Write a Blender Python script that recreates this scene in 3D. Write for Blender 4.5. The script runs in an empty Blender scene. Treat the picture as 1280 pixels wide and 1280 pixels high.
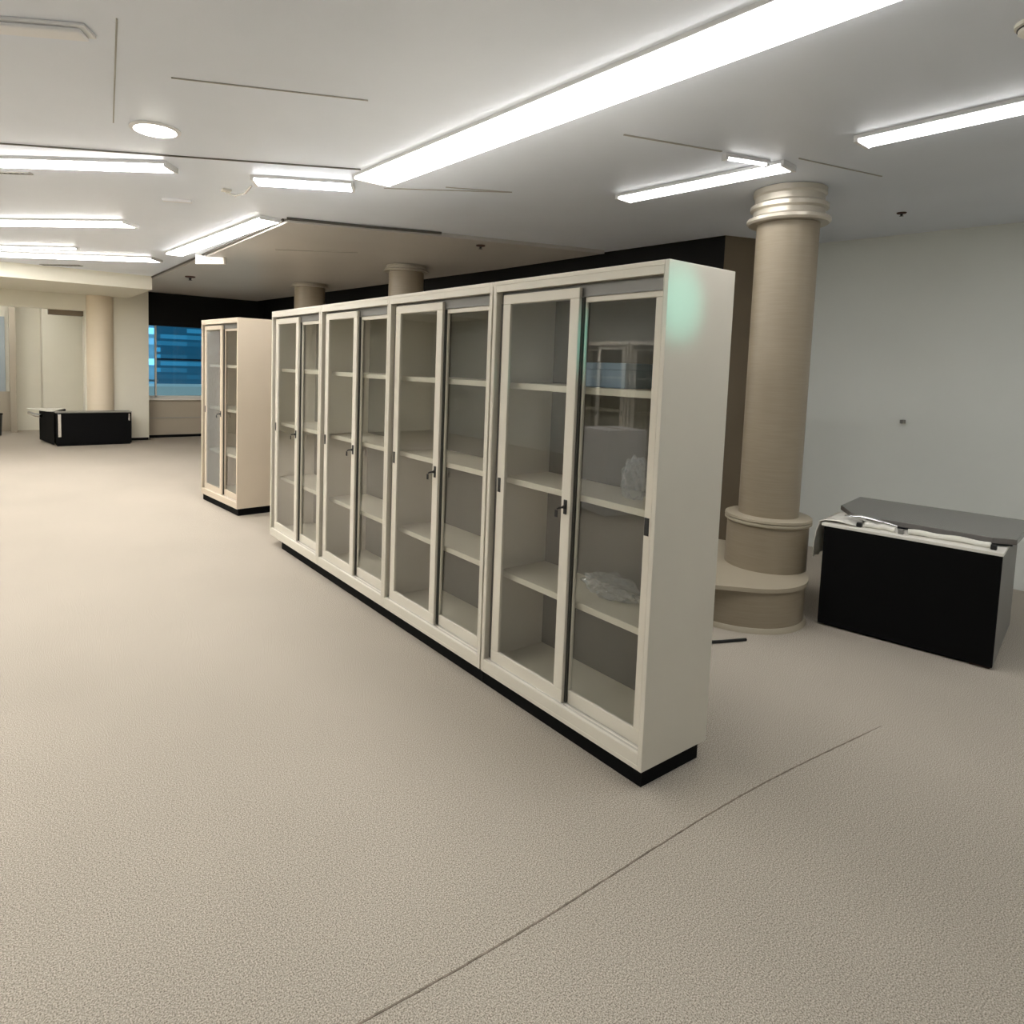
import bpy, bmesh, math, random
from mathutils import Vector, Matrix
random.seed(7)
S = bpy.context.scene
COL = S.collection
PI = math.pi
CEIL = 2.70

# ------------------------------------------------------------------ materials
def srgb(r, g, b):
    f = lambda c: (c/255/12.92) if c/255 <= 0.04045 else ((c/255+0.055)/1.055)**2.4
    return (f(r), f(g), f(b), 1)

def mat(name, col, rough=0.5, metal=0.0, spec=0.5, noise=None, bump=None, coat=0.0):
    m = bpy.data.materials.new(name); m.use_nodes = True
    nt = m.node_tree; b = nt.nodes['Principled BSDF']
    b.inputs['Base Color'].default_value = col
    b.inputs['Roughness'].default_value = rough
    b.inputs['Metallic'].default_value = metal
    b.inputs['Specular IOR Level'].default_value = spec
    b.inputs['Coat Weight'].default_value = coat
    tc = nt.nodes.new('ShaderNodeTexCoord')
    if noise:
        scale, amt = noise
        n = nt.nodes.new('ShaderNodeTexNoise'); n.inputs['Scale'].default_value = scale
        n.inputs['Detail'].default_value = 6
        nt.links.new(tc.outputs['Object'], n.inputs['Vector'])
        r = nt.nodes.new('ShaderNodeMapRange')
        r.inputs['From Min'].default_value = 0.3; r.inputs['From Max'].default_value = 0.7
        r.inputs['To Min'].default_value = 1-amt; r.inputs['To Max'].default_value = 1+amt
        nt.links.new(n.outputs['Fac'], r.inputs['Value'])
        mx = nt.nodes.new('ShaderNodeVectorMath'); mx.operation = 'SCALE'
        mx.inputs[0].default_value = col[:3]
        nt.links.new(r.outputs['Result'], mx.inputs['Scale'])
        nt.links.new(mx.outputs['Vector'], b.inputs['Base Color'])
    if bump:
        scale, st, dist = bump
        n2 = nt.nodes.new('ShaderNodeTexNoise'); n2.inputs['Scale'].default_value = scale
        n2.inputs['Detail'].default_value = 4
        nt.links.new(tc.outputs['Object'], n2.inputs['Vector'])
        bp = nt.nodes.new('ShaderNodeBump'); bp.inputs['Strength'].default_value = st
        bp.inputs['Distance'].default_value = dist
        nt.links.new(n2.outputs['Fac'], bp.inputs['Height'])
        nt.links.new(bp.outputs['Normal'], b.inputs['Normal'])
    return m

def emit(name, col, strength):
    m = bpy.data.materials.new(name); m.use_nodes = True
    nt = m.node_tree; nt.nodes.clear()
    o = nt.nodes.new('ShaderNodeOutputMaterial'); e = nt.nodes.new('ShaderNodeEmission')
    e.inputs['Color'].default_value = col; e.inputs['Strength'].default_value = strength
    nt.links.new(e.outputs[0], o.inputs[0])
    return m

def glass(name, tint=(1, 1, 1, 1), refl=1.0, rough=0.0):
    """thin sheet glass: fresnel mix of straight transmission and mirror reflection"""
    m = bpy.data.materials.new(name); m.use_nodes = True
    nt = m.node_tree; nt.nodes.clear()
    o = nt.nodes.new('ShaderNodeOutputMaterial')
    t = nt.nodes.new('ShaderNodeBsdfTransparent'); t.inputs['Color'].default_value = tint
    g = nt.nodes.new('ShaderNodeBsdfGlossy'); g.inputs['Roughness'].default_value = rough
    f = nt.nodes.new('ShaderNodeFresnel'); f.inputs['IOR'].default_value = 1.5
    mu = nt.nodes.new('ShaderNodeMath'); mu.operation = 'MULTIPLY'; mu.use_clamp = True
    mu.inputs[1].default_value = refl
    geo = nt.nodes.new('ShaderNodeNewGeometry')
    inv = nt.nodes.new('ShaderNodeMath'); inv.operation = 'SUBTRACT'; inv.inputs[0].default_value = 1
    nt.links.new(geo.outputs['Backfacing'], inv.inputs[1])
    fm = nt.nodes.new('ShaderNodeMath'); fm.operation = 'MULTIPLY'
    nt.links.new(f.outputs[0], fm.inputs[0]); nt.links.new(inv.outputs[0], fm.inputs[1])
    nt.links.new(fm.outputs[0], mu.inputs[0])
    mx = nt.nodes.new('ShaderNodeMixShader')
    nt.links.new(mu.outputs[0], mx.inputs[0]); nt.links.new(t.outputs[0], mx.inputs[1]); nt.links.new(g.outputs[0], mx.inputs[2])
    nt.links.new(mx.outputs[0], o.inputs[0])
    return m

M = {}
M['steel'] = mat('cream_painted_steel', srgb(222, 216, 202), 0.38, noise=(3, .02))
M['steel_in'] = mat('cabinet_interior_steel', srgb(230, 224, 206), 0.5, noise=(4, .03))
M['back'] = mat('cabinet_back_shaded', srgb(112, 109, 99), 0.5, noise=(4, .03))  # interior shade put into the darker back panel colour
M['warm_steel'] = mat('warm_painted_steel', srgb(214, 200, 180), 0.4, noise=(3, .02))
M['black'] = mat('black_plastic', srgb(14, 14, 15), 0.45)
M['matt_black'] = mat('matt_black', srgb(7, 7, 8), 0.8, spec=.15)
M['chrome'] = mat('chrome', srgb(225, 225, 225), 0.18, 1.0)
M['glass'] = glass('sliding_door_glass', (.93, .935, .93, 1), 1.9)
M['win_glass'] = glass('window_glass', (.62, .85, .95, 1), .8)
M['ceiling'] = mat('ceiling_paint', srgb(232, 238, 248), 0.42, spec=.5, noise=(1.2, .03))
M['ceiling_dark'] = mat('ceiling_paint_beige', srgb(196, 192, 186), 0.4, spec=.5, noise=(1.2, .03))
M['gap'] = mat('ceiling_joint', srgb(168, 166, 160), 0.7)
M['gapdark'] = mat('ceiling_joint_dark', srgb(84, 80, 74), 0.7)
M['wall'] = mat('wall_paint_grey', srgb(228, 231, 225), 0.6, noise=(1.5, .02))
M['wall_white'] = mat('wall_paint_white', srgb(232, 228, 212), 0.6, noise=(1.5, .02))
M['wall_cream'] = mat('column_paint_cream', srgb(236, 222, 198), 0.5, noise=(1.5, .02))
M['gap_shade_dark'] = mat('door_gap_shade_dark', srgb(52, 50, 44), 0.6)  # dark colour for the shadow gap beside the front door
M['gap_shade'] = mat('recess_shade_grey', srgb(118, 116, 112), 0.4, .3)  # grey put in for shade in the door recesses
M['wall_brown'] = mat('wall_vinyl_brown', srgb(120, 106, 86), 0.7, noise=(2, .05))
M['wall_black'] = mat('wall_panel_black', srgb(10, 9, 8), 0.6, spec=.2)
M['beige'] = mat('sill_panel_beige', srgb(178, 168, 150), 0.55)
M['silver'] = mat('capital_satin_metal', srgb(205, 198, 184), 0.28, .35)
M['ledge'] = mat('ledge_laminate', srgb(170, 160, 140), 0.5)
M['tube'] = emit('fluorescent_diffuser', (1, .965, .92, 1), 16)
M['tube_main'] = emit('fluorescent_diffuser_wide', (1, .975, .94, 1), 7)
M['tube_right'] = emit('added_diffuser_right', (.97, .98, 1, 1), 11)
M['tube_off'] = emit('added_diffuser_left', (1, .97, .92, 1), 25)
M['tube_back'] = emit('fluorescent_diffuser_daylight', (.80, .92, 1, 1), 6)
M['tube_blue'] = emit('fluorescent_diffuser_cool', (.93, .96, 1, 1), 15)
M['lamp_body'] = mat('lamp_housing_white', srgb(235, 235, 235), 0.5)
M['down'] = emit('downlight_glow', (1, .96, .85, 1), 12)
M['dim'] = mat('unlit_diffuser', srgb(238, 238, 240), 0.35)
M['white'] = mat('white_plastic', srgb(235, 232, 222), 0.4)
M['desk_grey'] = mat('desk_side_grey', srgb(128, 126, 120), 0.5, noise=(5, .05))
M['desk_top'] = mat('desk_top_dark_grey', srgb(112, 109, 106), 0.22, noise=(8, .04))
M['navy'] = mat('desk_edge_navy', srgb(34, 38, 48), 0.4)
M['plastic_film'] = glass('plastic_film', (.93, .95, .96, 1), 3.2, .12)
nt = M['plastic_film'].node_tree
mo = [n for n in nt.nodes if n.type == 'OUTPUT_MATERIAL'][0]; m0 = mo.inputs[0].links[0].from_socket
df = nt.nodes.new('ShaderNodeBsdfDiffuse'); df.inputs[0].default_value = (.85, .87, .88, 1)
m2 = nt.nodes.new('ShaderNodeMixShader'); m2.inputs[0].default_value = .16
nt.links.new(m0, m2.inputs[1]); nt.links.new(df.outputs[0], m2.inputs[2]); nt.links.new(m2.outputs[0], mo.inputs[0])
M['door_blue'] = mat('corridor_door_bluegrey', srgb(165, 176, 182), 0.4)
M['pale_blue'] = mat('box_pale_blue', srgb(150, 172, 190), 0.5)
M['copper'] = mat('foot_brown', srgb(70, 38, 26), 0.5)

def column_mat():
    m = mat('column_woven_vinyl', srgb(150, 137, 116), 0.4)
    nt = m.node_tree; b = nt.nodes['Principled BSDF']
    tc = [n for n in nt.nodes if n.type == 'TEX_COORD'][0]
    mp = nt.nodes.new('ShaderNodeMapping'); mp.inputs['Scale'].default_value = (3, 3, 60)
    n = nt.nodes.new('ShaderNodeTexNoise'); n.inputs['Scale'].default_value = 2; n.inputs['Detail'].default_value = 5
    nt.links.new(tc.outputs['Object'], mp.inputs['Vector']); nt.links.new(mp.outputs[0], n.inputs['Vector'])
    r = nt.nodes.new('ShaderNodeValToRGB')
    r.color_ramp.elements[0].position = .3; r.color_ramp.elements[0].color = srgb(148, 136, 116)
    r.color_ramp.elements[1].position = .7; r.color_ramp.elements[1].color = srgb(156, 144, 124)
    nt.links.new(n.outputs['Fac'], r.inputs['Fac']); nt.links.new(r.outputs[0], b.inputs['Base Color'])
    return m
M['column'] = column_mat()

def carpet_mat():
    m = bpy.data.materials.new('carpet_loop_beige'); m.use_nodes = True
    nt = m.node_tree; b = nt.nodes['Principled BSDF']
    b.inputs['Roughness'].default_value = .95; b.inputs['Specular IOR Level'].default_value = .12
    tc = nt.nodes.new('ShaderNodeTexCoord')
    n1 = nt.nodes.new('ShaderNodeTexNoise'); n1.inputs['Scale'].default_value = 260; n1.inputs['Detail'].default_value = 3
    n2 = nt.nodes.new('ShaderNodeTexNoise'); n2.inputs['Scale'].default_value = 1.1; n2.inputs['Detail'].default_value = 3
    n3 = nt.nodes.new('ShaderNodeTexVoronoi'); n3.inputs['Scale'].default_value = 420
    for n in (n1, n2, n3): nt.links.new(tc.outputs['Object'], n.inputs['Vector'])
    r = nt.nodes.new('ShaderNodeValToRGB')
    r.color_ramp.elements[0].position = .34; r.color_ramp.elements[0].color = srgb(128, 119, 108)
    r.color_ramp.elements[1].position = .66; r.color_ramp.elements[1].color = srgb(214, 205, 190)
    nt.links.new(n1.outputs['Fac'], r.inputs['Fac'])
    r2 = nt.nodes.new('ShaderNodeValToRGB')
    r2.color_ramp.elements[0].position = .3; r2.color_ramp.elements[0].color = (.93, .93, .93, 1)
    r2.color_ramp.elements[1].position = .7; r2.color_ramp.elements[1].color = (1, 1, 1, 1)
    nt.links.new(n2.outputs['Fac'], r2.inputs['Fac'])
    mx = nt.nodes.new('ShaderNodeMix'); mx.data_type = 'RGBA'; mx.blend_type = 'MULTIPLY'; mx.inputs[0].default_value = 1
    nt.links.new(r.outputs[0], mx.inputs[6]); nt.links.new(r2.outputs[0], mx.inputs[7])
    nt.links.new(mx.outputs[2], b.inputs['Base Color'])
    bp = nt.nodes.new('ShaderNodeBump'); bp.inputs['Strength'].default_value = .22; bp.inputs['Distance'].default_value = .004
    nt.links.new(n3.outputs['Distance'], bp.inputs['Height']); nt.links.new(bp.outputs[0], b.inputs['Normal'])
    return m
M['carpet'] = carpet_mat()
M['seam'] = mat('carpet_seam_shadow', srgb(132, 122, 110), .95, spec=.1, noise=(40, .35))

# ------------------------------------------------------------------ mesh helpers
def box(bm, x0, x1, y0, y1, z0, z1, T=None):
    vs = [Vector((x, y, z)) for x in (x0, x1) for y in (y0, y1) for z in (z0, z1)]
    if T: vs = [T @ v for v in vs]
    v = [bm.verts.new(p) for p in vs]
    for f in ((0, 1, 3, 2), (4, 6, 7, 5), (0, 4, 5, 1), (2, 3, 7, 6), (0, 2, 6, 4), (1, 5, 7, 3)):
        bm.faces.new([v[i] for i in f])
    return bm

def prism(bm, pts, z0, z1):
    lo = [bm.verts.new((x, y, z0)) for x, y in pts]; hi = [bm.verts.new((x, y, z1)) for x, y in pts]
    n = len(pts)
    bm.faces.new(lo[::-1]); bm.faces.new(hi)
    for i in range(n): bm.faces.new([lo[i], lo[(i+1) % n], hi[(i+1) % n], hi[i]])
    return bm

def lathe(bm, prof, cx=0, cy=0, seg=64):
    """prof: list of (r, z), closed at both ends when r == 0"""
    rings = []
    for r, z in prof:
        if r <= 1e-6: rings.append([bm.verts.new((cx, cy, z))])
        else: rings.append([bm.verts.new((cx+r*math.cos(2*PI*i/seg), cy+r*math.sin(2*PI*i/seg), z)) for i in range(seg)])
    for a, b in zip(rings, rings[1:]):
        for i in range(seg):
            j = (i+1) % seg
            if len(a) == 1 and len(b) == 1: continue
            if len(a) == 1: bm.faces.new([a[0], b[i], b[j]])
            elif len(b) == 1: bm.faces.new([a[i], b[0], a[j]])
            else: bm.faces.new([a[i], b[i], b[j], a[j]])
    return bm

def tube(bm, pts, r, seg=10):
    rings = []
    for k, p in enumerate(pts):
        p = Vector(p)
        d = (Vector(pts[min(k+1, len(pts)-1)])-Vector(pts[max(k-1, 0)])).normalized()
        a = d.orthogonal().normalized(); b = d.cross(a)
        rr = r[k] if isinstance(r, (list, tuple)) else r
        rings.append([bm.verts.new(p+rr*(math.cos(2*PI*i/seg)*a+math.sin(2*PI*i/seg)*b)) for i in range(seg)])
    for a, b in zip(rings, rings[1:]):
        best = min(range(seg), key=lambda s: sum((a[i].co-b[(i+s) % seg].co).length for i in range(seg)))
        b[:] = b[best:]+b[:best]
        for i in range(seg): bm.faces.new([a[i], a[(i+1) % seg], b[(i+1) % seg], b[i]])
    bm.faces.new(rings[0][::-1]); bm.faces.new(rings[-1])
    return bm

def obj(name, bm, m, parent=None, bevel=0, smooth=False, loc=None):
    bmesh.ops.recalc_face_normals(bm, faces=bm.faces)
    me = bpy.data.meshes.new(name); bm.to_mesh(me); bm.free()
    me.materials.append(m)
    o = bpy.data.objects.new(name, me); COL.objects.link(o)
    if parent: o.parent = parent
    if loc: o.location = loc
    if bevel:
        b = o.modifiers.new('bevel', 'BEVEL'); b.width = bevel; b.segments = 2; b.limit_method = 'ANGLE'
    if smooth:
        for p in me.polygons: p.use_smooth = True
        e = o.modifiers.new('split', 'EDGE_SPLIT'); e.split_angle = math.radians(35)
    return o

def B(*a): return box(bmesh.new(), *a)

def thing(name, label, cat, loc=(0, 0, 0), rz=0, group=None):
    o = bpy.data.objects.new(name, None); COL.objects.link(o)
    o.location = loc; o.rotation_euler = (0, 0, rz); o.empty_display_size = .1
    return tag(o, label, cat, group)

def tag(o, label, cat, group=None):
    o['label'] = label; o['category'] = cat
    if group: o['group'] = group
    return o

def struct(name, bm, m, parent=None, **k):
    o = obj(name, bm, m, parent, **k)
    if not parent: o['kind'] = 'structure'
    return o

# ------------------------------------------------------------------ the room
struct('floor', B(-6.6, 5.2, -5.2, 15.2, -.12, 0), M['carpet'])
# carpet seam: a thin recessed joint with frayed edges, following the photo's slight wander
bm = bmesh.new()
pts = []
n = 120
for i in range(n+1):
    t = i/n; x = -1.6+t*(2.86)
    y = -.16-.06*t*2-.02*math.sin(t*7) + random.uniform(-.0008, .0008)
    w = .0026*(1 if t < .93 else (1-t)/.07+.05)*random.uniform(.85, 1.1)
    pts.append((x, y, w))
for s in (0, 1):
    pass
lo = [bm.verts.new((x, y-w, .0012)) for x, y, w in pts]; hi = [bm.verts.new((x, y+w, .0012)) for x, y, w in pts]
lo2 = [bm.verts.new((x, y-w, -.001)) for x, y, w in pts]; hi2 = [bm.verts.new((x, y+w, -.001)) for x, y, w in pts]
for i in range(n):
    bm.faces.new([lo[i], lo[i+1], hi[i+1], hi[i]]); bm.faces.new([lo2[i], hi2[i], hi2[i+1], lo2[i+1]])
    bm.faces.new([lo[i], lo2[i], lo2[i+1], lo[i+1]]); bm.faces.new([hi[i], hi[i+1], hi2[i+1], hi2[i]])
struct('trim_1', bm, M['seam'])

struct('ceiling', B(-6.6, 5.2, -5.2, 15.2, CEIL, CEIL+.15), M['ceiling'])
# lower, darker ceiling field over the columns
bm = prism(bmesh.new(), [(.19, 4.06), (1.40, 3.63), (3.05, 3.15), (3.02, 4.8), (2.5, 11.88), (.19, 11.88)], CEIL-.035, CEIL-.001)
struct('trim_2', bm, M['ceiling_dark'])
bm = bmesh.new()
tube(bm, [(.17, 4.03, CEIL-.012), (.8, 3.81, CEIL-.016), (1.42, 3.59, CEIL-.012)], .011, 6)
tube(bm, [(.165, 4.1, CEIL-.012), (.165, 11.6, CEIL-.012)], .011, 6)
struct('trim_3', bm, M['gapdark'])  # dark strip standing in for the shadow gap at the lowered edge

def ceil_line(name, pts, w, m, z=CEIL):
    bm = bmesh.new()
    for (a, b) in zip(pts, pts[1:]):
        a = Vector((a[0], a[1], 0)); b = Vector((b[0], b[1], 0)); d = (b-a); L = d.length
        T = Matrix.Translation((a.x, a.y, z)) @ Matrix.Rotation(math.atan2(d.y, d.x), 4, 'Z')
        box(bm, 0, L, -w, w, -.004, .001, T)
    return struct(name, bm, m)
ceil_line('trim_4', [(-3.6, 4.3), (-1.78, 3.35), (-.605, 2.70), (.01, 2.36)], .011, M['gapdark'])
ceil_line('trim_5', [(-1.21, 1.706), (-.455, 1.36)], .004, M['gap'])
ceil_line('trim_6', [(.728, .886), (1.30, .71)], .006, M['gap'])
ceil_line('trim_7', [(.327, 2.646), (1.019, 2.12), (.62, 2.33)], .006, M['gap'])
ceil_line('trim_8', [(1.7, .5), (2.35, .35)], .004, M['gap'])
ceil_line('trim_9', [(.60, 5.5), (1.30, 5.0)], .008, M['gap'], CEIL-.035)
ceil_line('trim_10', [(-1.475, 1.3), (-1.32, 2.5)], .003, M['gap'])

# right hand wall, its return behind the big column, the dark wall behind the cabinets
def wallseg(name, a, b, m, z0=0, z1=CEIL, th=.15, side=1):
    a = Vector((a[0], a[1], 0)); b = Vector((b[0], b[1], 0)); d = b-a
    T = Matrix.Translation(a) @ Matrix.Rotation(math.atan2(d.y, d.x), 4, 'Z')
    bm = bmesh.new()
    y = (0, th) if side > 0 else (-th, 0)
    box(bm, 0, d.length, y[0], y[1], z0, z1, T)
    return struct(name, bm, m)
wallseg('wall_right', (4.06, 1.60), (4.85, -5.1), M['wall'], side=1)
wallseg('wall_right_return', (3.22, 1.93), (4.20, 1.60), M['wall_brown'], side=1)
wallseg('wall_right_back', (3.22, 1.93), (2.62, 11.95), M['wall_brown'], 0, 1.95, side=-1)
wallseg('wall_right_back_upper', (3.22, 1.93), (2.62, 11.95), M['wall_black'], 1.95, CEIL, side=-1)
# wall nail
# far wall with window
struct('wall_far', B(.42, 2.62, 11.90, 12.05, 0, .72), M['beige'])
struct('wall_far_upper', B(.42, 2.62, 11.86, 12.05, 2.07, CEIL), M['wall_black'])
struct('trim_11', B(.49, 2.60, 11.885, 11.90, .36, .375), M['gap'])
struct('trim_12', B(.49, 2.60, 11.84, 11.90, .70, .735), M['white'])
struct('baseboard_far', B(.49, 2.60, 11.885, 11.90, 0, .05), M['matt_black'])
bm = bmesh.new()
for x in (.49, 2.1, 2.58): box(bm, x-.02+.02, x+.025, 11.93, 11.98, .74, 2.07)
for x in (.665,): box(bm, x-.012, x+.018, 11.93, 11.98, .74, 2.07)
box(bm, .49, 2.60, 11.93, 11.98, .735, .78)
w = struct('window_1', bm, M['white'])
struct('window_pane', B(.49, 2.60, 11.95, 11.956, .76, 2.07), M['win_glass'], w)

# white partition with the opening on the far left
struct('wall_left_far', B(-.50, .49, 11.60, 11.90, 0, CEIL), M['wall_white'])
struct('wall_left_far_header', B(-3.2, -.50, 11.60, 11.75, 2.23, CEIL), M['wall_white'])
struct('wall_left_far_end', B(-6.6, -3.2, 11.60, 11.75, 0, CEIL), M['wall_white'])
struct('trim_13', B(-6.5, .17, 9.55, 11.60, 2.50, CEIL), M['wall_white'])
struct('baseboard_left_far', B(-.04, .48, 11.575, 11.60, 0, .045), M['matt_black'])
struct('baseboard_left_far_end', B(.49, .505, 11.60, 11.90, 0, .045), M['matt_black'])
# corridor behind the opening
struct('wall_corridor', B(-6.6, .3, 13.9, 14.05, 0, CEIL), M['wall_white'])
struct('wall_corridor_end', B(-.10, .3, 11.90, 13.9, 0, CEIL), M['wall_white'])
struct('wall_corridor_jog', B(-1.0, -.10, 13.35, 13.9, 0, CEIL), M['wall_white'])
struct('trim_14', B(-1.5, -1.40, 13.55, 13.9, 0, CEIL), M['beige'])
struct('trim_15', B(-1.0, -.50, 11.75, 11.95, 2.15, 2.28), M['wall_brown'])
d = struct('door_1', B(-2.35, -1.56, 13.86, 13.9, .75, 2.15), M['door_blue'])
d2 = struct('trim_16', B(-2.35, -1.50, 13.85, 13.9, 0, .75), M['beige'])
struct('wall_corridor_left', B(-3.3, -3.2, 11.75, 13.9, 0, CEIL), M['wall_white'])
# walls outside the frame that close the room
struct('wall_left', B(-6.6, -6.45, -5.2, 11.6, 0, CEIL), M['wall'])
struct('wall_front', B(-6.45, 4.9, -5.2, -5.05, 0, CEIL), M['wall'])

# ------------------------------------------------------------------ ceiling lamps
def lamp(p, q, w, label, h=.03, mt='tube', group=None, name='fluorescent_light', cat='light', zc=CEIL, cover=True):
    a = Vector((p[0], p[1])); b = Vector((q[0], q[1])); d = b-a; L = d.length
    t = thing(name, label, cat, (a.x, a.y, zc), math.atan2(d.y, d.x), group)
    obj('housing', B(0, L, -w/2, w/2, -.018, 0), M['lamp_body'], t)
    obj('diffuser', B(.02, L-.02, -w/2+.008, w/2-.008, -h, -.018), M[mt], t, bevel=.008)
    for e in (0, L-.02): obj('end_cap', B(e, e+.02, -w/2, w/2, -h-.004, -.018), M['lamp_body'], t, bevel=.003)
    return t
lamp((.29, -.95), (.155, 2.50), .27, 'long wide strip light running diagonally across the top of the view, largest on the ceiling', mt='tube_main')
lamp((-.10, 6.85), (.07, 4.12), .19, 'fluorescent strip light along the edge of the darker ceiling, above the lone cabinet')
lamp((1.64, 1.69), (1.74, .57), .16, 'fluorescent strip light just above the big column capital', h=.03, mt='tube_main')
lamp((1.345, .725), (1.625, .635), .035, 'thin short bare tube crossing the end of the strip light above the big column', h=.03, mt='tube_main')
lamp((1.635, .16), (1.70, -1.10), .15, 'fluorescent strip light at the right edge of the view', h=.03, mt='tube_main')
lamp((-2.3, 4.15), (-.91, 3.10), .165, 'fluorescent strip light at the left edge, nearest of the left-hand lights')
lamp((-.43, 3.04), (.14, 2.71), .17, 'short cool-white strip light meeting the far end of the largest strip light', mt='tube_blue')
lamp((-1.95, 6.35), (-.79, 5.28), .22, 'fluorescent strip light on the left, second from the nearest')
lamp((-2.6, 9.30), (-.15, 7.5), .28, 'farthest long strip light above the white partition on the left')
lamp((-2.6, 8.60), (-1.0, 7.3), .05, 'thin dim tube light just in front of the farthest left strip light', h=.03)
# lights outside the frame; left and right ones added to brighten fronts and wall
for k, (p, q) in enumerate([((-3.4, .6), (-3.4, 2.6)), ((-4.2, 3.2), (-4.2, 5.4)), ((-1.6, -3.2), (-1.6, -1.6)), ((-4.4, 7.0), (-4.4, 9.2)), ((3.2, -1.4), (3.2, -2.8))]):
    t = lamp(p, q, .2, ['added unseen strip light left of the camera', 'added unseen strip light over the wrapped cabinets', 'fluorescent strip light behind the camera', 'added unseen strip light in the far left of the room', 'added unseen strip light near the right wall, outside the view'][k], mt={2: 'tube_back', 4: 'tube_right'}.get(k, 'tube_off'))
# corridor lamp
lamp((-2.4, 12.8), (-1.2, 12.8), .15, 'strip light on the corridor ceiling behind the opening', zc=CEIL)

t = thing('downlight', 'round glowing downlight on the ceiling at the upper left', 'light', (-1.13, 2.46, CEIL))
obj('rim', lathe(bmesh.new(), [(0, 0), (.125, 0), (.125, -.006), (.105, -.012), (.10, -.004), (0, -.004)], seg=40), M['lamp_body'], t, smooth=True)
obj('lens', lathe(bmesh.new(), [(0, -.03), (.05, -.027), (.085, -.016), (.098, -.004)], seg=40), M['down'], t, smooth=True)

t = thing('ceiling_light', 'unlit pale strip diffuser on the ceiling at the top left corner', 'light', (-2.3, 1.90, CEIL), math.atan2(-.44, .76))
obj('housing', B(0, .88, -.05, .05, -.012, 0), M['lamp_body'], t, bevel=.003)
obj('diffuser', B(.02, .86, -.04, .04, -.03, -.012), M['dim'], t, bevel=.01)

# ------------------------------------------------------------------ small ceiling fittings
def sprinkler(x, y, label, s=.7, z=CEIL):
    t = thing('ceiling_sprinkler', label, 'sprinkler', (x, y, z))
    obj('rosette', lathe(bmesh.new(), [(0, 0), (.045*s, 0), (.04*s, -.010*s), (.02*s, -.014*s), (0, -.014*s)], seg=28), M['copper'], t, smooth=True)
    obj('nozzle', lathe(bmesh.new(), [(0, -.012*s), (.012*s, -.014*s), (.010*s, -.03*s), (.02*s, -.034*s), (0, -.038*s)], seg=20), M['black'], t, smooth=True)
sprinkler(3.36, .63, 'small dark round ceiling fitting right of the big column')
sprinkler(.52, 8.75, 'small dark ceiling fitting in front of the black window valance', 1.6, CEIL-.035)
sprinkler(1.94, 3.70, 'small dark ceiling fitting above the middle of the cabinet row', 1, CEIL-.035)
t = thing('smoke_detector', 'white round ceiling detector at the top right corner', 'detector', (.92, -.70, CEIL))
obj('base', lathe(bmesh.new(), [(0, 0), (.06, 0), (.058, -.012), (0, -.012)], seg=32), M['white'], t, smooth=True)
obj('cover', lathe(bmesh.new(), [(.05, -.010), (.048, -.03), (.03, -.042), (0, -.045)], seg=32), M['white'], t, smooth=True)
obj('gasket', lathe(bmesh.new(), [(.0, -.016), (.052, -.016), (.052, -.020), (0, -.020)], seg=32), M['black'], t)

def vent(p, q, w, label, n):
    d = Vector((q[0]-p[0], q[1]-p[1])); L = d.length
    t = thing('ceiling_vent', label, 'vent', (p[0], p[1], CEIL), math.atan2(d.y, d.x))
    bm = bmesh.new(); box(bm, 0, L, -w, -w+.006, -.008, 0); box(bm, 0, L, w-.006, w, -.008, 0)
    box(bm, 0, .006, -w, w, -.008, 0); box(bm, L-.006, L, -w, w, -.008, 0)
    obj('frame', bm, M['gap'], t)
    obj('backing', B(.005, L-.005, -w+.005, w-.005, -.003, 0), M['matt_black'], t)
    bm = bmesh.new()
    for i in range(1, n): box(bm, L*i/n-.003, L*i/n+.003, -w+.004, w-.004, -.007, -.002)
    obj('slats', bm, M['gap'], t)
vent((-2.3, 4.55), (-1.60, 3.98), .02, 'narrow slotted ceiling vent below the nearest left-hand strip light', 22)
vent((-1.22, 9.45), (-.80, 9.08), .05, 'dark slotted ceiling vent just in front of the white bulkhead', 10)
t = thing('ceiling_plate', 'small bright white bar on the ceiling between the left strip lights', 'ceiling fitting', (-.77, 4.10, CEIL), math.atan2(-.1, .2))
obj('bar', B(0, .21, -.018, .018, -.02, 0), M['dim'], t, bevel=.004)
t = thing('ceiling_bracket', 'small curved metal bracket on the ceiling beside the cool-white strip light', 'bracket', (-.42, 3.35, CEIL))
obj('arm', tube(bmesh.new(), [(.03, -.15, -.01), (.02, -.05, -.04), (-.02, .04, -.05), (-.06, .12, -.02)], .008, 8), M['chrome'], t, smooth=True)
obj('plate', B(-.09, -.03, .09, .15, -.015, 0), M['white'], t, bevel=.003)
t = thing('emergency_light', 'small white box sign at the far end of the strip light above the lone cabinet', 'sign', (.12, 6.75, CEIL), -.80)
obj('housing', B(0, .36, -.03, .03, -.115, -.002), M['white'], t, bevel=.01)
obj('sign_face', B(.02, .34, -.034, -.029, -.10, -.02), M['dim'], t)
bm = bmesh.new(); box(bm, .13, .18, -.037, -.033, -.075, -.055); box(bm, .19, .22, -.037, -.033, -.075, -.06)
obj('marking', bm, M['gap'], t)

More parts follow.
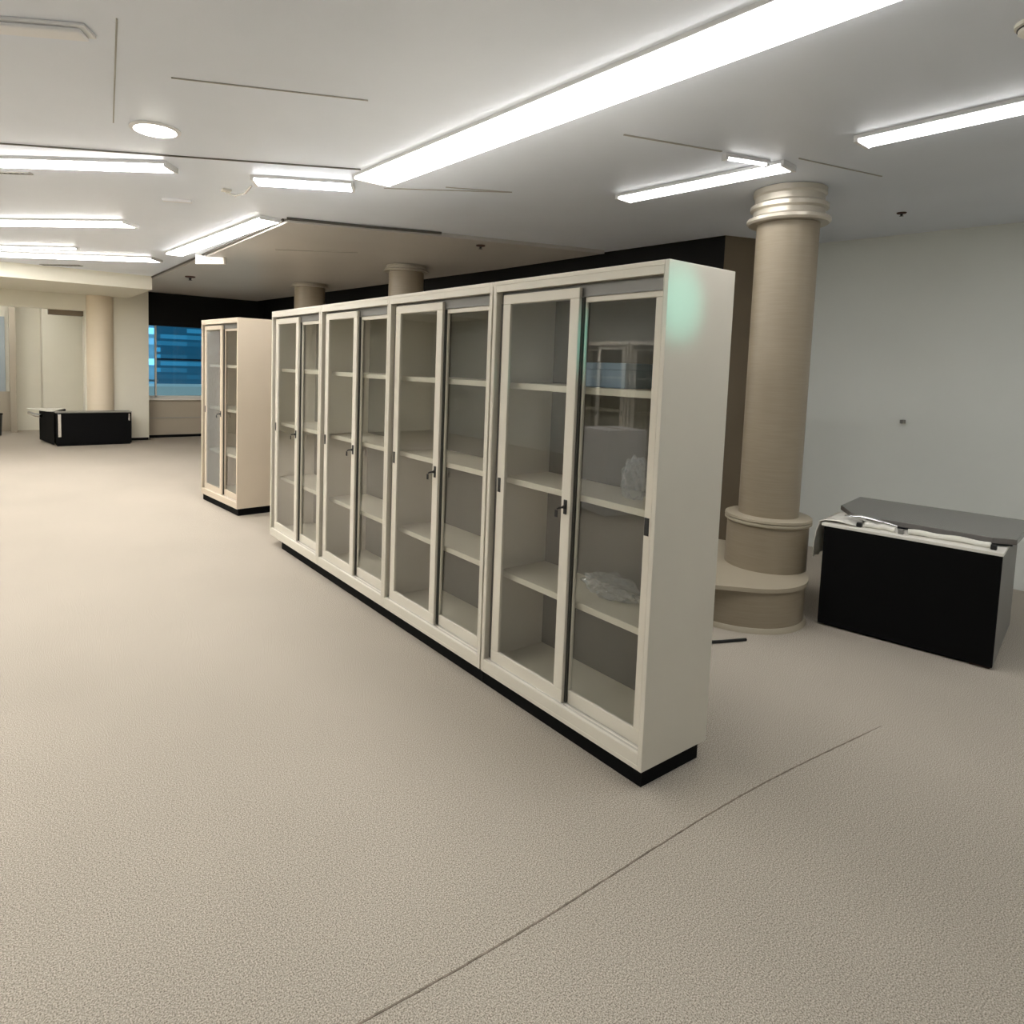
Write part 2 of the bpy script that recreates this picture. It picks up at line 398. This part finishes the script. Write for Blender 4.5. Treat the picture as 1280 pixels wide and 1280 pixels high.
# ------------------------------------------------------------------ columns
def column(x, y, r, label, zc=CEIL, base=False, cap=1, m='column'):
    t = thing('column', label, 'column', (x, y, 0))
    z = zc
    obj('shaft', lathe(bmesh.new(), [(0, 0.0), (r, 0.0)] + [(r, .05+(z-.1)*i/12) for i in range(13)] + [(r, z-.002), (0, z-.002)], seg=72), M[m], t, smooth=True)
    if cap:
        R = r
        prof = [(R-.01, z-.18*cap), (R+.05, z-.18*cap), (R+.062, z-.17*cap), (R+.062, z-.155*cap), (R+.03, z-.14*cap), (R+.026, z-.115*cap), (R+.045, z-.105*cap),
                (R+.045, z-.085*cap), (R+.02, z-.07*cap), (R+.02, z-.04*cap), (R+.03, z-.03*cap), (R+.03, z-.003), (R-.01, z-.003)]
        obj('capital', lathe(bmesh.new(), prof, seg=72), M['silver'], t, smooth=True)
    return t
CX, CY = 2.28, .86
t = column(CX, CY, .185, 'big round beige column beside the nearest cabinet, with stepped capital and wide base', cap=1.2)
# the base and ledge sit off-centre from the shaft
obj('base_drum', lathe(bmesh.new(), [(.17, .27), (.25, .27), (.25, .56), (.17, .56)], seg=72), M['column'], t, smooth=True)
obj('band', lathe(bmesh.new(), [(.17, .56), (.255, .56), (.266, .568), (.266, .578), (.258, .585), (.266, .592), (.264, .606), (.25, .612), (.17, .612)], seg=72), M['ledge'], t, smooth=True)
bm = bmesh.new()
cs = [(-.25+.60*math.cos(a*PI/48), .30+.60*math.sin(a*PI/48)) for a in range(96)] + [(-.262+.40*math.cos(a*PI/48), .02+.40*math.sin(a*PI/48)) for a in range(96)]
for x, y in cs:
    for z in (.246, .272): bm.verts.new((x, y, z))
hull = bmesh.ops.convex_hull(bm, input=bm.verts)
bmesh.ops.delete(bm, geom=[v for v in bm.verts if not v.link_faces], context='VERTS')
obj('ledge', bm, M['ledge'], t, bevel=.004)
obj('lower_base', lathe(bmesh.new(), [(0, .0), (.385, .0), (.385, .246), (0, .246)], -.262, .02, seg=72), M['column'], t, smooth=True)
obj('foot_ring', lathe(bmesh.new(), [(.38, .0), (.405, .0), (.40, .018), (.39, .028), (.38, .028)], -.262, .02, seg=72), M['ledge'], t, smooth=True)
column(2.14, 5.42, .205, 'round beige column rising behind the second cabinet from the far end', zc=CEIL-.036, cap=.42)
column(2.07, 8.14, .225, 'farthest round beige column, rising behind the far end of the cabinet row', zc=CEIL-.036, cap=.32)
column(-.27, 11.62, .205, 'round cream column against the white partition behind the black desk', zc=2.499, cap=0, m='wall_cream')
t = thing('cable', 'dark cable lying on the carpet behind the nearest cabinet', 'cable', (0, 0, 0))
obj('cord', tube(bmesh.new(), [(.8, .95, .009), (1.1, .80, .009), (1.3, .69, .009), (1.45, .62, .009), (1.60, .56, .009)], .009, 8), M['black'], t, smooth=True)

# ------------------------------------------------------------------ glass cabinets
W, D, ZB, H = .966, .3914, .07, 1.90
def cabinet_parts(t, body_mat, right_pull=False, p0=-.003):
    st, tr, brh = .022, .048, .062      # stile, top rail, bottom rail of the face frame
    bm = bmesh.new()
    box(bm, 0, D, 0, .018, ZB, H); box(bm, 0, D, W-.018, W, ZB, H)             # side panels
    box(bm, 0, D, .018, W-.018, H-.018, H); box(bm, 0, D, .018, W-.018, ZB, ZB+.018)
    box(bm, 0, .085, .018, W-.018, ZB+.018, ZB+brh)                              # bottom rail and track bed
    box(bm, 0, .012, .018, W-.018, H-tr, H-.018)                                # top rail
    box(bm, 0, .014, .018, st, ZB+brh, H-tr); box(bm, 0, .014, W-st, W-.018, ZB+brh, H-tr)
    box(bm, .058, .085, .018, W-.018, H-.10, H-.018)                            # inner header behind the doors
    o = obj('body', bm, body_mat, t, bevel=.0025)
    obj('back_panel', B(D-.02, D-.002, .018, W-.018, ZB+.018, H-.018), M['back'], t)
    obj('inner_floor', B(.085, D-.02, .019, W-.019, ZB+.05, ZB+brh), M['steel_in'], t)
    bm = bmesh.new()
    for x in (.0145, .0335, .056): box(bm, x, x+.0025, .022, W-.022, ZB+brh, ZB+brh+.006)
    obj('track', bm, M['chrome'], t)
    obj('header_shade', B(.0352, .0368, .023, W-.023, H-.0975, H-.0485), M['gap_shade'], t)  # grey strip painted as the recess shade above the rear door
    obj('side_gap_shade', B(.030, .033, W-.050, W-.023, ZB+.066, H-.099), M['gap_shade'], t)  # grey strip standing in for the shaded gap at the jamb
    for z in (1.445, 1.005, .555):
        bm = B(.078, D-.022, .020, W-.020, z-.028, z)
        s = obj('shelf', bm, M['steel_in'], t, bevel=.003)
    def door(y0, y1, x, ztop, zbot, toph, stl, both, dark_left=True):
        th = .018
        d = bmesh.new()
        box(d, x, x+th, y0, y1, ztop-toph, ztop); box(d, x, x+th, y0, y1, zbot, zbot+.058)
        box(d, x, x+th, y0, y0+stl, zbot+.058, ztop-toph); box(d, x, x+th, y1-stl, y1, zbot+.058, ztop-toph)
        dd = obj('sliding_door', d, body_mat, t, bevel=.003)
        obj('glass_pane', B(x+.008, x+.012, y0+stl-.004, y1-stl+.004, zbot+.054, ztop-toph+.004), M['glass'], dd)
        return dd
    zb = ZB+brh+.002
    front = door(.435, W-.052, .016, H-.062, zb, .042, .052, True)
    obj('door_gap_shade', B(.030, .0395, .4225, .4345, ZB+.07, H-.100), M['gap_shade_dark'], t)  # dark strip standing in for shadow where the doors overlap
    # finger pull on its far stile, lock on its near stile
    def pull(parent, y, x, z=.975):
        bm = bmesh.new(); box(bm, x-.002, x+.001, y-.010, y+.010, z-.033, z+.033)
        obj('finger_pull', bm, M['black'], parent, bevel=.001)
    pull(front, W-.052-.018, .016)
    bm = bmesh.new(); box(bm, .012, .0165, .452, .470, .925, .985)
    box(bm, .004, .012, .455, .467, .948, .962)
    lk = obj('lock', bm, M['black'], front, bevel=.002)
    bm = bmesh.new()
    tube(bm, [(.006, .463, .955), (-.012, .468, .953), (-.020, .474, .948)], [.0045, .0045, .003], 8)
    box(bm, -.022, -.018, .468, .484, .915, .944)
    obj('key', bm, M['black'], front, bevel=.002)
    rear = door(st+.002, .475, .040, H-.098, zb, .022, .056, True)
    if right_pull: pull(rear, st+.045, .040, .955)
    pl = obj('plinth', B(.022, D-.03, p0, W+.003, 0, ZB), M['matt_black'], t)
    return t
labels = ['cream glass-door cabinet nearest the camera, at the right end of the row',
          'cream glass-door cabinet in the row, second from the right end',
          'cream glass-door cabinet in the row, third from the right end',
          'cream glass-door cabinet at the far left end of the row of four']
cabs = []
t0 = thing('glass_cabinet', labels[0], 'cabinet', (0, 0, 0), 0, 'joined glass cabinets')
cabinet_parts(t0, M['steel'], True, .016)
def copy_tree(o, parent=None, skip=lambda c: False):
    c = o.copy(); COL.objects.link(c); c.parent = parent
    for ch in list(o.children):
        if not skip(ch): copy_tree(ch, c, skip)
    return c
t1 = thing('glass_cabinet', labels[1], 'cabinet', (0, .976, 0), 0, 'joined glass cabinets')
cabinet_parts(t1, M['steel'])
for k in (2, 3):
    c = copy_tree(t1); c.location = (0, .972*k, 0); c['label'] = labels[k]
for ch in c.children:
    if ch.name.startswith('plinth'): ch.scale = (1, .77, 1)
c = thing('glass_cabinet', 'lone cream glass-door cabinet standing left of and behind the row', 'cabinet', (.045, 4.93, 0), math.radians(5))
cabinet_parts(c, M['warm_steel'], False, .016)
lone = c

# plastic film left inside cabinets
def crumple(name, label, cat, loc, sx, sy, sz, m, n=26, amp=.02, seed=1, group=None):
    random.seed(seed)
    bm = bmesh.new()
    bmesh.ops.create_icosphere(bm, subdivisions=4, radius=1)
    for v in bm.verts:
        d = v.co.normalized()
        k = 1+.16*math.sin(9*d.x+3*d.z+seed)*math.cos(7*d.y-4*d.z)+.10*math.sin(17*d.y+11*d.x)*math.sin(13*d.z+seed)
        v.co = Vector((d.x*sx*k, d.y*sy*k, max(d.z*k, -.85)*sz+.85*sz))
    bm.transform(Matrix.Translation((0, 0, .0)))
    o = obj(name, bm, m, None, loc=loc)
    tag(o, label, cat, group)
    return o
crumple('plastic_bag', 'crumpled clear plastic bag on the middle shelf of the nearest cabinet', 'bag', (.21, .27, 1.006), .05, .055, .09, M['plastic_film'], seed=3)
crumple('plastic_wrap', 'folded clear plastic wrap on the lower shelf of the nearest cabinet', 'plastic wrap', (.25, .40, .556), .08, .14, .05, M['plastic_film'], seed=5)
crumple('plastic_bag', 'small clear plastic bag on the lower shelf of the cabinet second from the right', 'bag', (.2, 1.10, .556), .045, .05, .06, M['plastic_film'], seed=8)
t = thing('storage_box', 'small pale blue box on the top shelf of the nearest cabinet', 'box', (.22, .42, 1.446), .05)
obj('box_body', B(-.09, .09, -.13, .13, 0, .085), M['pale_blue'], t, bevel=.003)
obj('lid', B(-.093, .093, -.133, .133, .072, .10), M['pale_blue'], t, bevel=.003)
# film still stuck over the lone cabinet's front door
bm = bmesh.new()
ny, nz = 26, 80
g = [[None]*(nz+1) for _ in range(ny+1)]
random.seed(4)
for i in range(ny+1):
    for j in range(nz+1):
        y = .49+.37*i/ny; z = .20+1.58*j/nz
        g[i][j] = bm.verts.new((.0225-.006*abs(math.sin(18*y+31*z+3*math.sin(9*z)))-random.uniform(0, .004), y, z))
for i in range(ny):
    for j in range(nz): bm.faces.new([g[i][j], g[i+1][j], g[i+1][j+1], g[i][j+1]])
fd = [ch for ch in lone.children if ch.name.startswith('sliding_door')][0]
film = obj('protective_film', bm, M['plastic_film'], fd)
film['label'] = 'wrinkled clear protective film over the glass'

# cabinets outside the frame on the left, seen mirrored in the glass doors
ref = []
lb = ['cream cabinet along the left side of the room, nearest the camera', 'cream cabinet along the left side, middle of three', 'cream cabinet along the left side, farthest of three']
for k, y in enumerate((2.2, 3.2, 4.2)):
    c = copy_tree(t1); c.location = (-4.6, y+.97, 0); c.rotation_euler = (0, 0, PI); c['label'] = lb[k]; c['group'] = 'cabinets along the left side'
# low carton in that aisle
for k, (x, y, s, h) in enumerate([(-3.6, 2.6, .42, .62), (-3.5, 3.4, .5, .9)]):
    t = thing('carton', ['low pale carton in the left aisle', 'tall pale carton in the left aisle'][k], 'carton', (x, y, 0), .2*k)
    obj('box_body', B(-s/2, s/2, -s/2, s/2, 0, h), M['dim'], t, bevel=.004)
    obj('tape', B(-.03, .03, -s/2-.001, s/2+.001, h-.001, h+.002), M['beige'], t)

# ------------------------------------------------------------------ black desk at the right
ang = math.atan2(.148, .835)          # its front runs from (2.22,.47) to (2.37,-.36)
t = thing('reception_desk', 'black-fronted low desk with grey top against the right wall', 'desk', (2.235, .47, 0), ang)
Hh = .615
LY = .86; DX = .90
obj('front_panel', B(0, .022, -LY, 0, .012, Hh), M['matt_black'], t, bevel=.002)
bm = bmesh.new(); box(bm, .022, DX, -LY, -LY+.022, .012, Hh)
obj('side_panel', bm, M['desk_grey'], t, bevel=.002)
obj('side_panel', B(.022, DX, -.022, 0, .012, Hh), M['desk_grey'], t, bevel=.002)
obj('base_plinth', B(.03, DX-.03, -LY+.03, -.03, 0, .03), M['matt_black'], t)
ub = obj('under_board', B(-.004, DX, -LY-.004, .015, Hh, Hh+.018), M['white'], t, bevel=.003)
obj('rear_panel', B(DX-.022, DX, -LY+.022, -.022, .012, Hh), M['desk_grey'], t)
# raised dark top slab, set back from the front edge
bm = bmesh.new()
prism(bm, [(.20, -.10), (.15, -.80), (.20, -.90), (DX+.02, -.93), (DX+.02, .03), (.45, .03)], Hh+.035, Hh+.065)
top = obj('desk_top', bm, M['desk_top'], t, bevel=.004)
bm = bmesh.new()
prism(bm, [(.23, -.14), (.19, -.79), (.23, -.88), (DX, -.91), (DX, .0), (.47, .0)], Hh+.0185, Hh+.0345)
obj('top_support', bm, M['navy'], t)
# white rolled strips lying along the front edge, between small brackets
def strip(y0, y1, x, label=None):
    bm = bmesh.new()
    n = 14
    pts = [(x+.012*math.sin(3*i/n), y0+(y1-y0)*i/n, Hh+.018+.016+.003*math.sin(i*.9)) for i in range(n+1)]
    tube(bm, pts, .016, 12)
    o = obj('edge_strip', bm, M['white'], t, smooth=True)
    return o
strip(-.20, -.36, .075); strip(-.42, -.80, .085)
for y in (-.175, -.39, -.815):
    obj('bracket', B(.045, .075, y-.014, y+.014, Hh+.018, Hh+.045), M['black' if y != -.39 else 'desk_grey'], t, bevel=.004)
obj('handle', tube(bmesh.new(), [(.16, -.07, Hh+.052), (.14, -.16, Hh+.062), (.125, -.26, Hh+.056), (.12, -.36, Hh+.046)], [.006, .017, .015, .006], 14), M['chrome'], t, smooth=True)
obj('foot', B(.015, .06, -LY+.01, -LY+.10, 0, .014), M['copper'], t)
# white sheet hanging over the left end
t = thing('white_cloth', 'white sheet draped over the left end of the black-fronted desk', 'cloth', (2.235, .47, 0), ang)
bm = bmesh.new()
path = [(-.16, Hh+.024), (-.06, Hh+.034), (.00, Hh+.030), (.034, Hh+.018), (.056, Hh-.05), (.064, Hh-.13), (.058, Hh-.21)]
N = 14
rows = []
for k in range(N+1):
    x = .03+.34*k/N
    rows.append([(x+.004*math.sin(j*2+k), y+.004*math.sin(k*1.3+j), z+.003*math.sin(k*1.1)) for j, (y, z) in enumerate(path)])
vv = [[bm.verts.new(p) for p in r] for r in rows]
for a, b in zip(vv, vv[1:]):
    for i in range(len(path)-1): bm.faces.new([a[i], a[i+1], b[i+1], b[i]])
o = obj('sheet', bm, M['white'], t, smooth=True)
s = o.modifiers.new('solid', 'SOLIDIFY'); s.thickness = .004; s.offset = 1

# ------------------------------------------------------------------ black desk far left
t = thing('reception_desk', 'long low black desk in front of the cream column at the far left', 'desk', (-.97, 11.10, 0))
bm = bmesh.new(); box(bm, 0, 1.10, 0, .30, .02, .54)
obj('front_panel', bm, M['matt_black'], t, bevel=.01)
bm = prism(bmesh.new(), [(-.17, .95), (-.02, .02), (.0, .31), (.22, .95)], .02, .54)
obj('return_panel', bm, M['matt_black'], t, bevel=.006)
obj('plinth', B(.02, 1.08, .01, .29, 0, .02), M['matt_black'], t)
obj('top_edge', B(-.005, 1.105, -.006, .31, .54, .552), M['desk_grey'], t, bevel=.003)
bm = B(.03, .075, -.008, .002, .15, .52)
obj('corner_strip', bm, M['chrome'], t, bevel=.003)
obj('corner_bracket', B(1.05, 1.075, -.008, .002, .40, .52), M['chrome'], t, bevel=.003)
bm = prism(bmesh.new(), [(-.34, 1.0), (-.10, .35), (.0, .32), (.2, .9)], .542, .56)
obj('white_top', bm, M['white'], t, bevel=.003)
obj('handle', tube(bmesh.new(), [(-.32, .75, .50), (-.25, .6, .47), (-.17, .5, .46)], .03, 10), M['chrome'], t, smooth=True)

t = thing('waste_bin', 'small black bin in the corridor at the left edge of the view', 'bin', (-1.80, 13.1, 0))
obj('bin_body', lathe(bmesh.new(), [(0, 0), (.15, 0), (.17, .38), (.16, .38), (.14, .02), (0, .02)], seg=40), M['black'], t, smooth=True)
obj('bin_rim', lathe(bmesh.new(), [(.165, .375), (.178, .378), (.178, .392), (.165, .392)], seg=40), M['matt_black'], t, smooth=True)

# small hook on the right wall
t = thing('wall_hook', 'tiny dark nail in the pale right-hand wall', 'nail', (4.115, .80, 0))
obj('pin', B(-.015, .04, -.012, .012, 1.17, 1.20), M['desk_grey'], t, bevel=.003)

# ------------------------------------------------------------------ the night city outside the window
def facade_mat(name, base, lit, nx, nz, strength):
    m = bpy.data.materials.new(name); m.use_nodes = True
    nt = m.node_tree; b = nt.nodes['Principled BSDF']
    b.inputs['Roughness'].default_value = .3
    b.inputs['Base Color'].default_value = base
    tc = nt.nodes.new('ShaderNodeTexCoord')
    sp = nt.nodes.new('ShaderNodeSeparateXYZ'); nt.links.new(tc.outputs['Object'], sp.inputs[0])
    def fl(out, k):
        a = nt.nodes.new('ShaderNodeMath'); a.operation = 'MULTIPLY'; a.inputs[1].default_value = k
        nt.links.new(out, a.inputs[0])
        f = nt.nodes.new('ShaderNodeMath'); f.operation = 'FLOOR'; nt.links.new(a.outputs[0], f.inputs[0])
        fr = nt.nodes.new('ShaderNodeMath'); fr.operation = 'FRACT'; nt.links.new(a.outputs[0], fr.inputs[0])
        return f.outputs[0], fr.outputs[0]
    fx, _ = fl(sp.outputs['X'], nx); fz, rz = fl(sp.outputs['Z'], nz)
    cb = nt.nodes.new('ShaderNodeCombineXYZ'); nt.links.new(fx, cb.inputs[0]); nt.links.new(fz, cb.inputs[2])
    wn = nt.nodes.new('ShaderNodeTexWhiteNoise'); wn.noise_dimensions = '3D'; nt.links.new(cb.outputs[0], wn.inputs['Vector'])
    gt = nt.nodes.new('ShaderNodeMath'); gt.operation = 'POWER'; gt.inputs[1].default_value = 2.6
    nt.links.new(wn.outputs['Value'], gt.inputs[0])
    ban = nt.nodes.new('ShaderNodeMath'); ban.operation = 'GREATER_THAN'; ban.inputs[1].default_value = .38
    nt.links.new(rz, ban.inputs[0])
    mu = nt.nodes.new('ShaderNodeMath'); mu.operation = 'MULTIPLY'
    nt.links.new(gt.outputs[0], mu.inputs[0]); nt.links.new(ban.outputs[0], mu.inputs[1])
    ad = nt.nodes.new('ShaderNodeMath'); ad.operation = 'MULTIPLY_ADD'; ad.inputs[1].default_value = strength; ad.inputs[2].default_value = strength*.22
    nt.links.new(mu.outputs[0], ad.inputs[0])
    b.inputs['Emission Color'].default_value = lit
    nt.links.new(ad.outputs[0], b.inputs['Emission Strength'])
    return m
FA = facade_mat('facade_blue', srgb(24, 60, 80), (.055, .24, .36, 1), .7, 2.6, .75)
FB = facade_mat('facade_pale', srgb(120, 150, 170), (.40, .75, 1, 1), .9, 1.9, 1.0)
M['roof_grey'] = facade_mat('roof_grey_glow', srgb(120, 118, 110), (.62, .60, .54, 1), .25, .28, .75)  # glow added so the grey roof stays bright at night
def building(x0, x1, y0, y1, z0, z1, m, label):
    t = thing('office_building', label, 'building', ((x0+x1)/2, y0, z0))
    w = (x1-x0)/2
    obj('facade', B(-w, w, 0, y1-y0, 0, z1-z0), m, t)
    bm = bmesh.new()
    nb = max(2, int((z1-z0)/3.1))
    for i in range(nb): box(bm, -w-.1, w+.1, -.15, 0, i*3.1, i*3.1+.10)
    obj('floor_bands', bm, M['door_blue'] if m is FB else M['navy'], t)
building(3.0, 5.25, 36, 42, -6, 14, FB, 'pale lit office block at the left side of the window')
building(5.65, 24, 40, 50, -8, 22, FA, 'blue lit office tower filling the window')
building(3.3, 10.5, 30, 33, -10, .2, M['roof_grey'], 'low grey podium building with added glow, in front of the blue office tower')

# ------------------------------------------------------------------ light: night outside, lamps inside
wd = bpy.data.worlds.new('World'); S.world = wd; wd.use_nodes = True
wd.node_tree.nodes['Background'].inputs[0].default_value = (.02, .05, .09, 1)
wd.node_tree.nodes['Background'].inputs[1].default_value = .6
# cyan spot without a fixture, added for the glow on the row's end panel
l = bpy.data.lights.new('cyan_spot', 'SPOT'); l.color = (.15, 1, .85); l.energy = 60
l.spot_size = math.radians(8); l.spot_blend = 1; l.shadow_soft_size = .03
o = bpy.data.objects.new('cyan_spot', l); COL.objects.link(o)
o.location = (-.3, -2.3, 2.5)
d = Vector((.07, 0, 1.76))-Vector(o.location)
o.rotation_euler = d.to_track_quat('-Z', 'Y').to_euler()

# ------------------------------------------------------------------ camera
px, py, pz = -1.87648, -1.45408, 1.51172
yaw, pitch, roll, f = .63882, .07838, .03395, 828.53374
sx, sy = -45.36551, -116.31457
fw = Vector((math.sin(yaw)*math.cos(pitch), math.cos(yaw)*math.cos(pitch), -math.sin(pitch)))
r0 = Vector((math.cos(yaw), -math.sin(yaw), 0)); u0 = r0.cross(fw)
r = math.cos(roll)*r0+math.sin(roll)*u0; u = -math.sin(roll)*r0+math.cos(roll)*u0
cam = bpy.data.cameras.new('Camera'); co = bpy.data.objects.new('Camera', cam); COL.objects.link(co)
mtx = Matrix(((r.x, u.x, -fw.x, px), (r.y, u.y, -fw.y, py), (r.z, u.z, -fw.z, pz), (0, 0, 0, 1)))
co.matrix_world = mtx
cam.sensor_width = 36; cam.lens = f/1280*36
cam.shift_x = -sx/1280; cam.shift_y = sy/1280
cam.clip_start = .05; cam.clip_end = 200
S.camera = co
S.view_settings.view_transform = 'Standard'; S.view_settings.look = 'None'
S.view_settings.exposure = 1.0; S.view_settings.gamma = 1
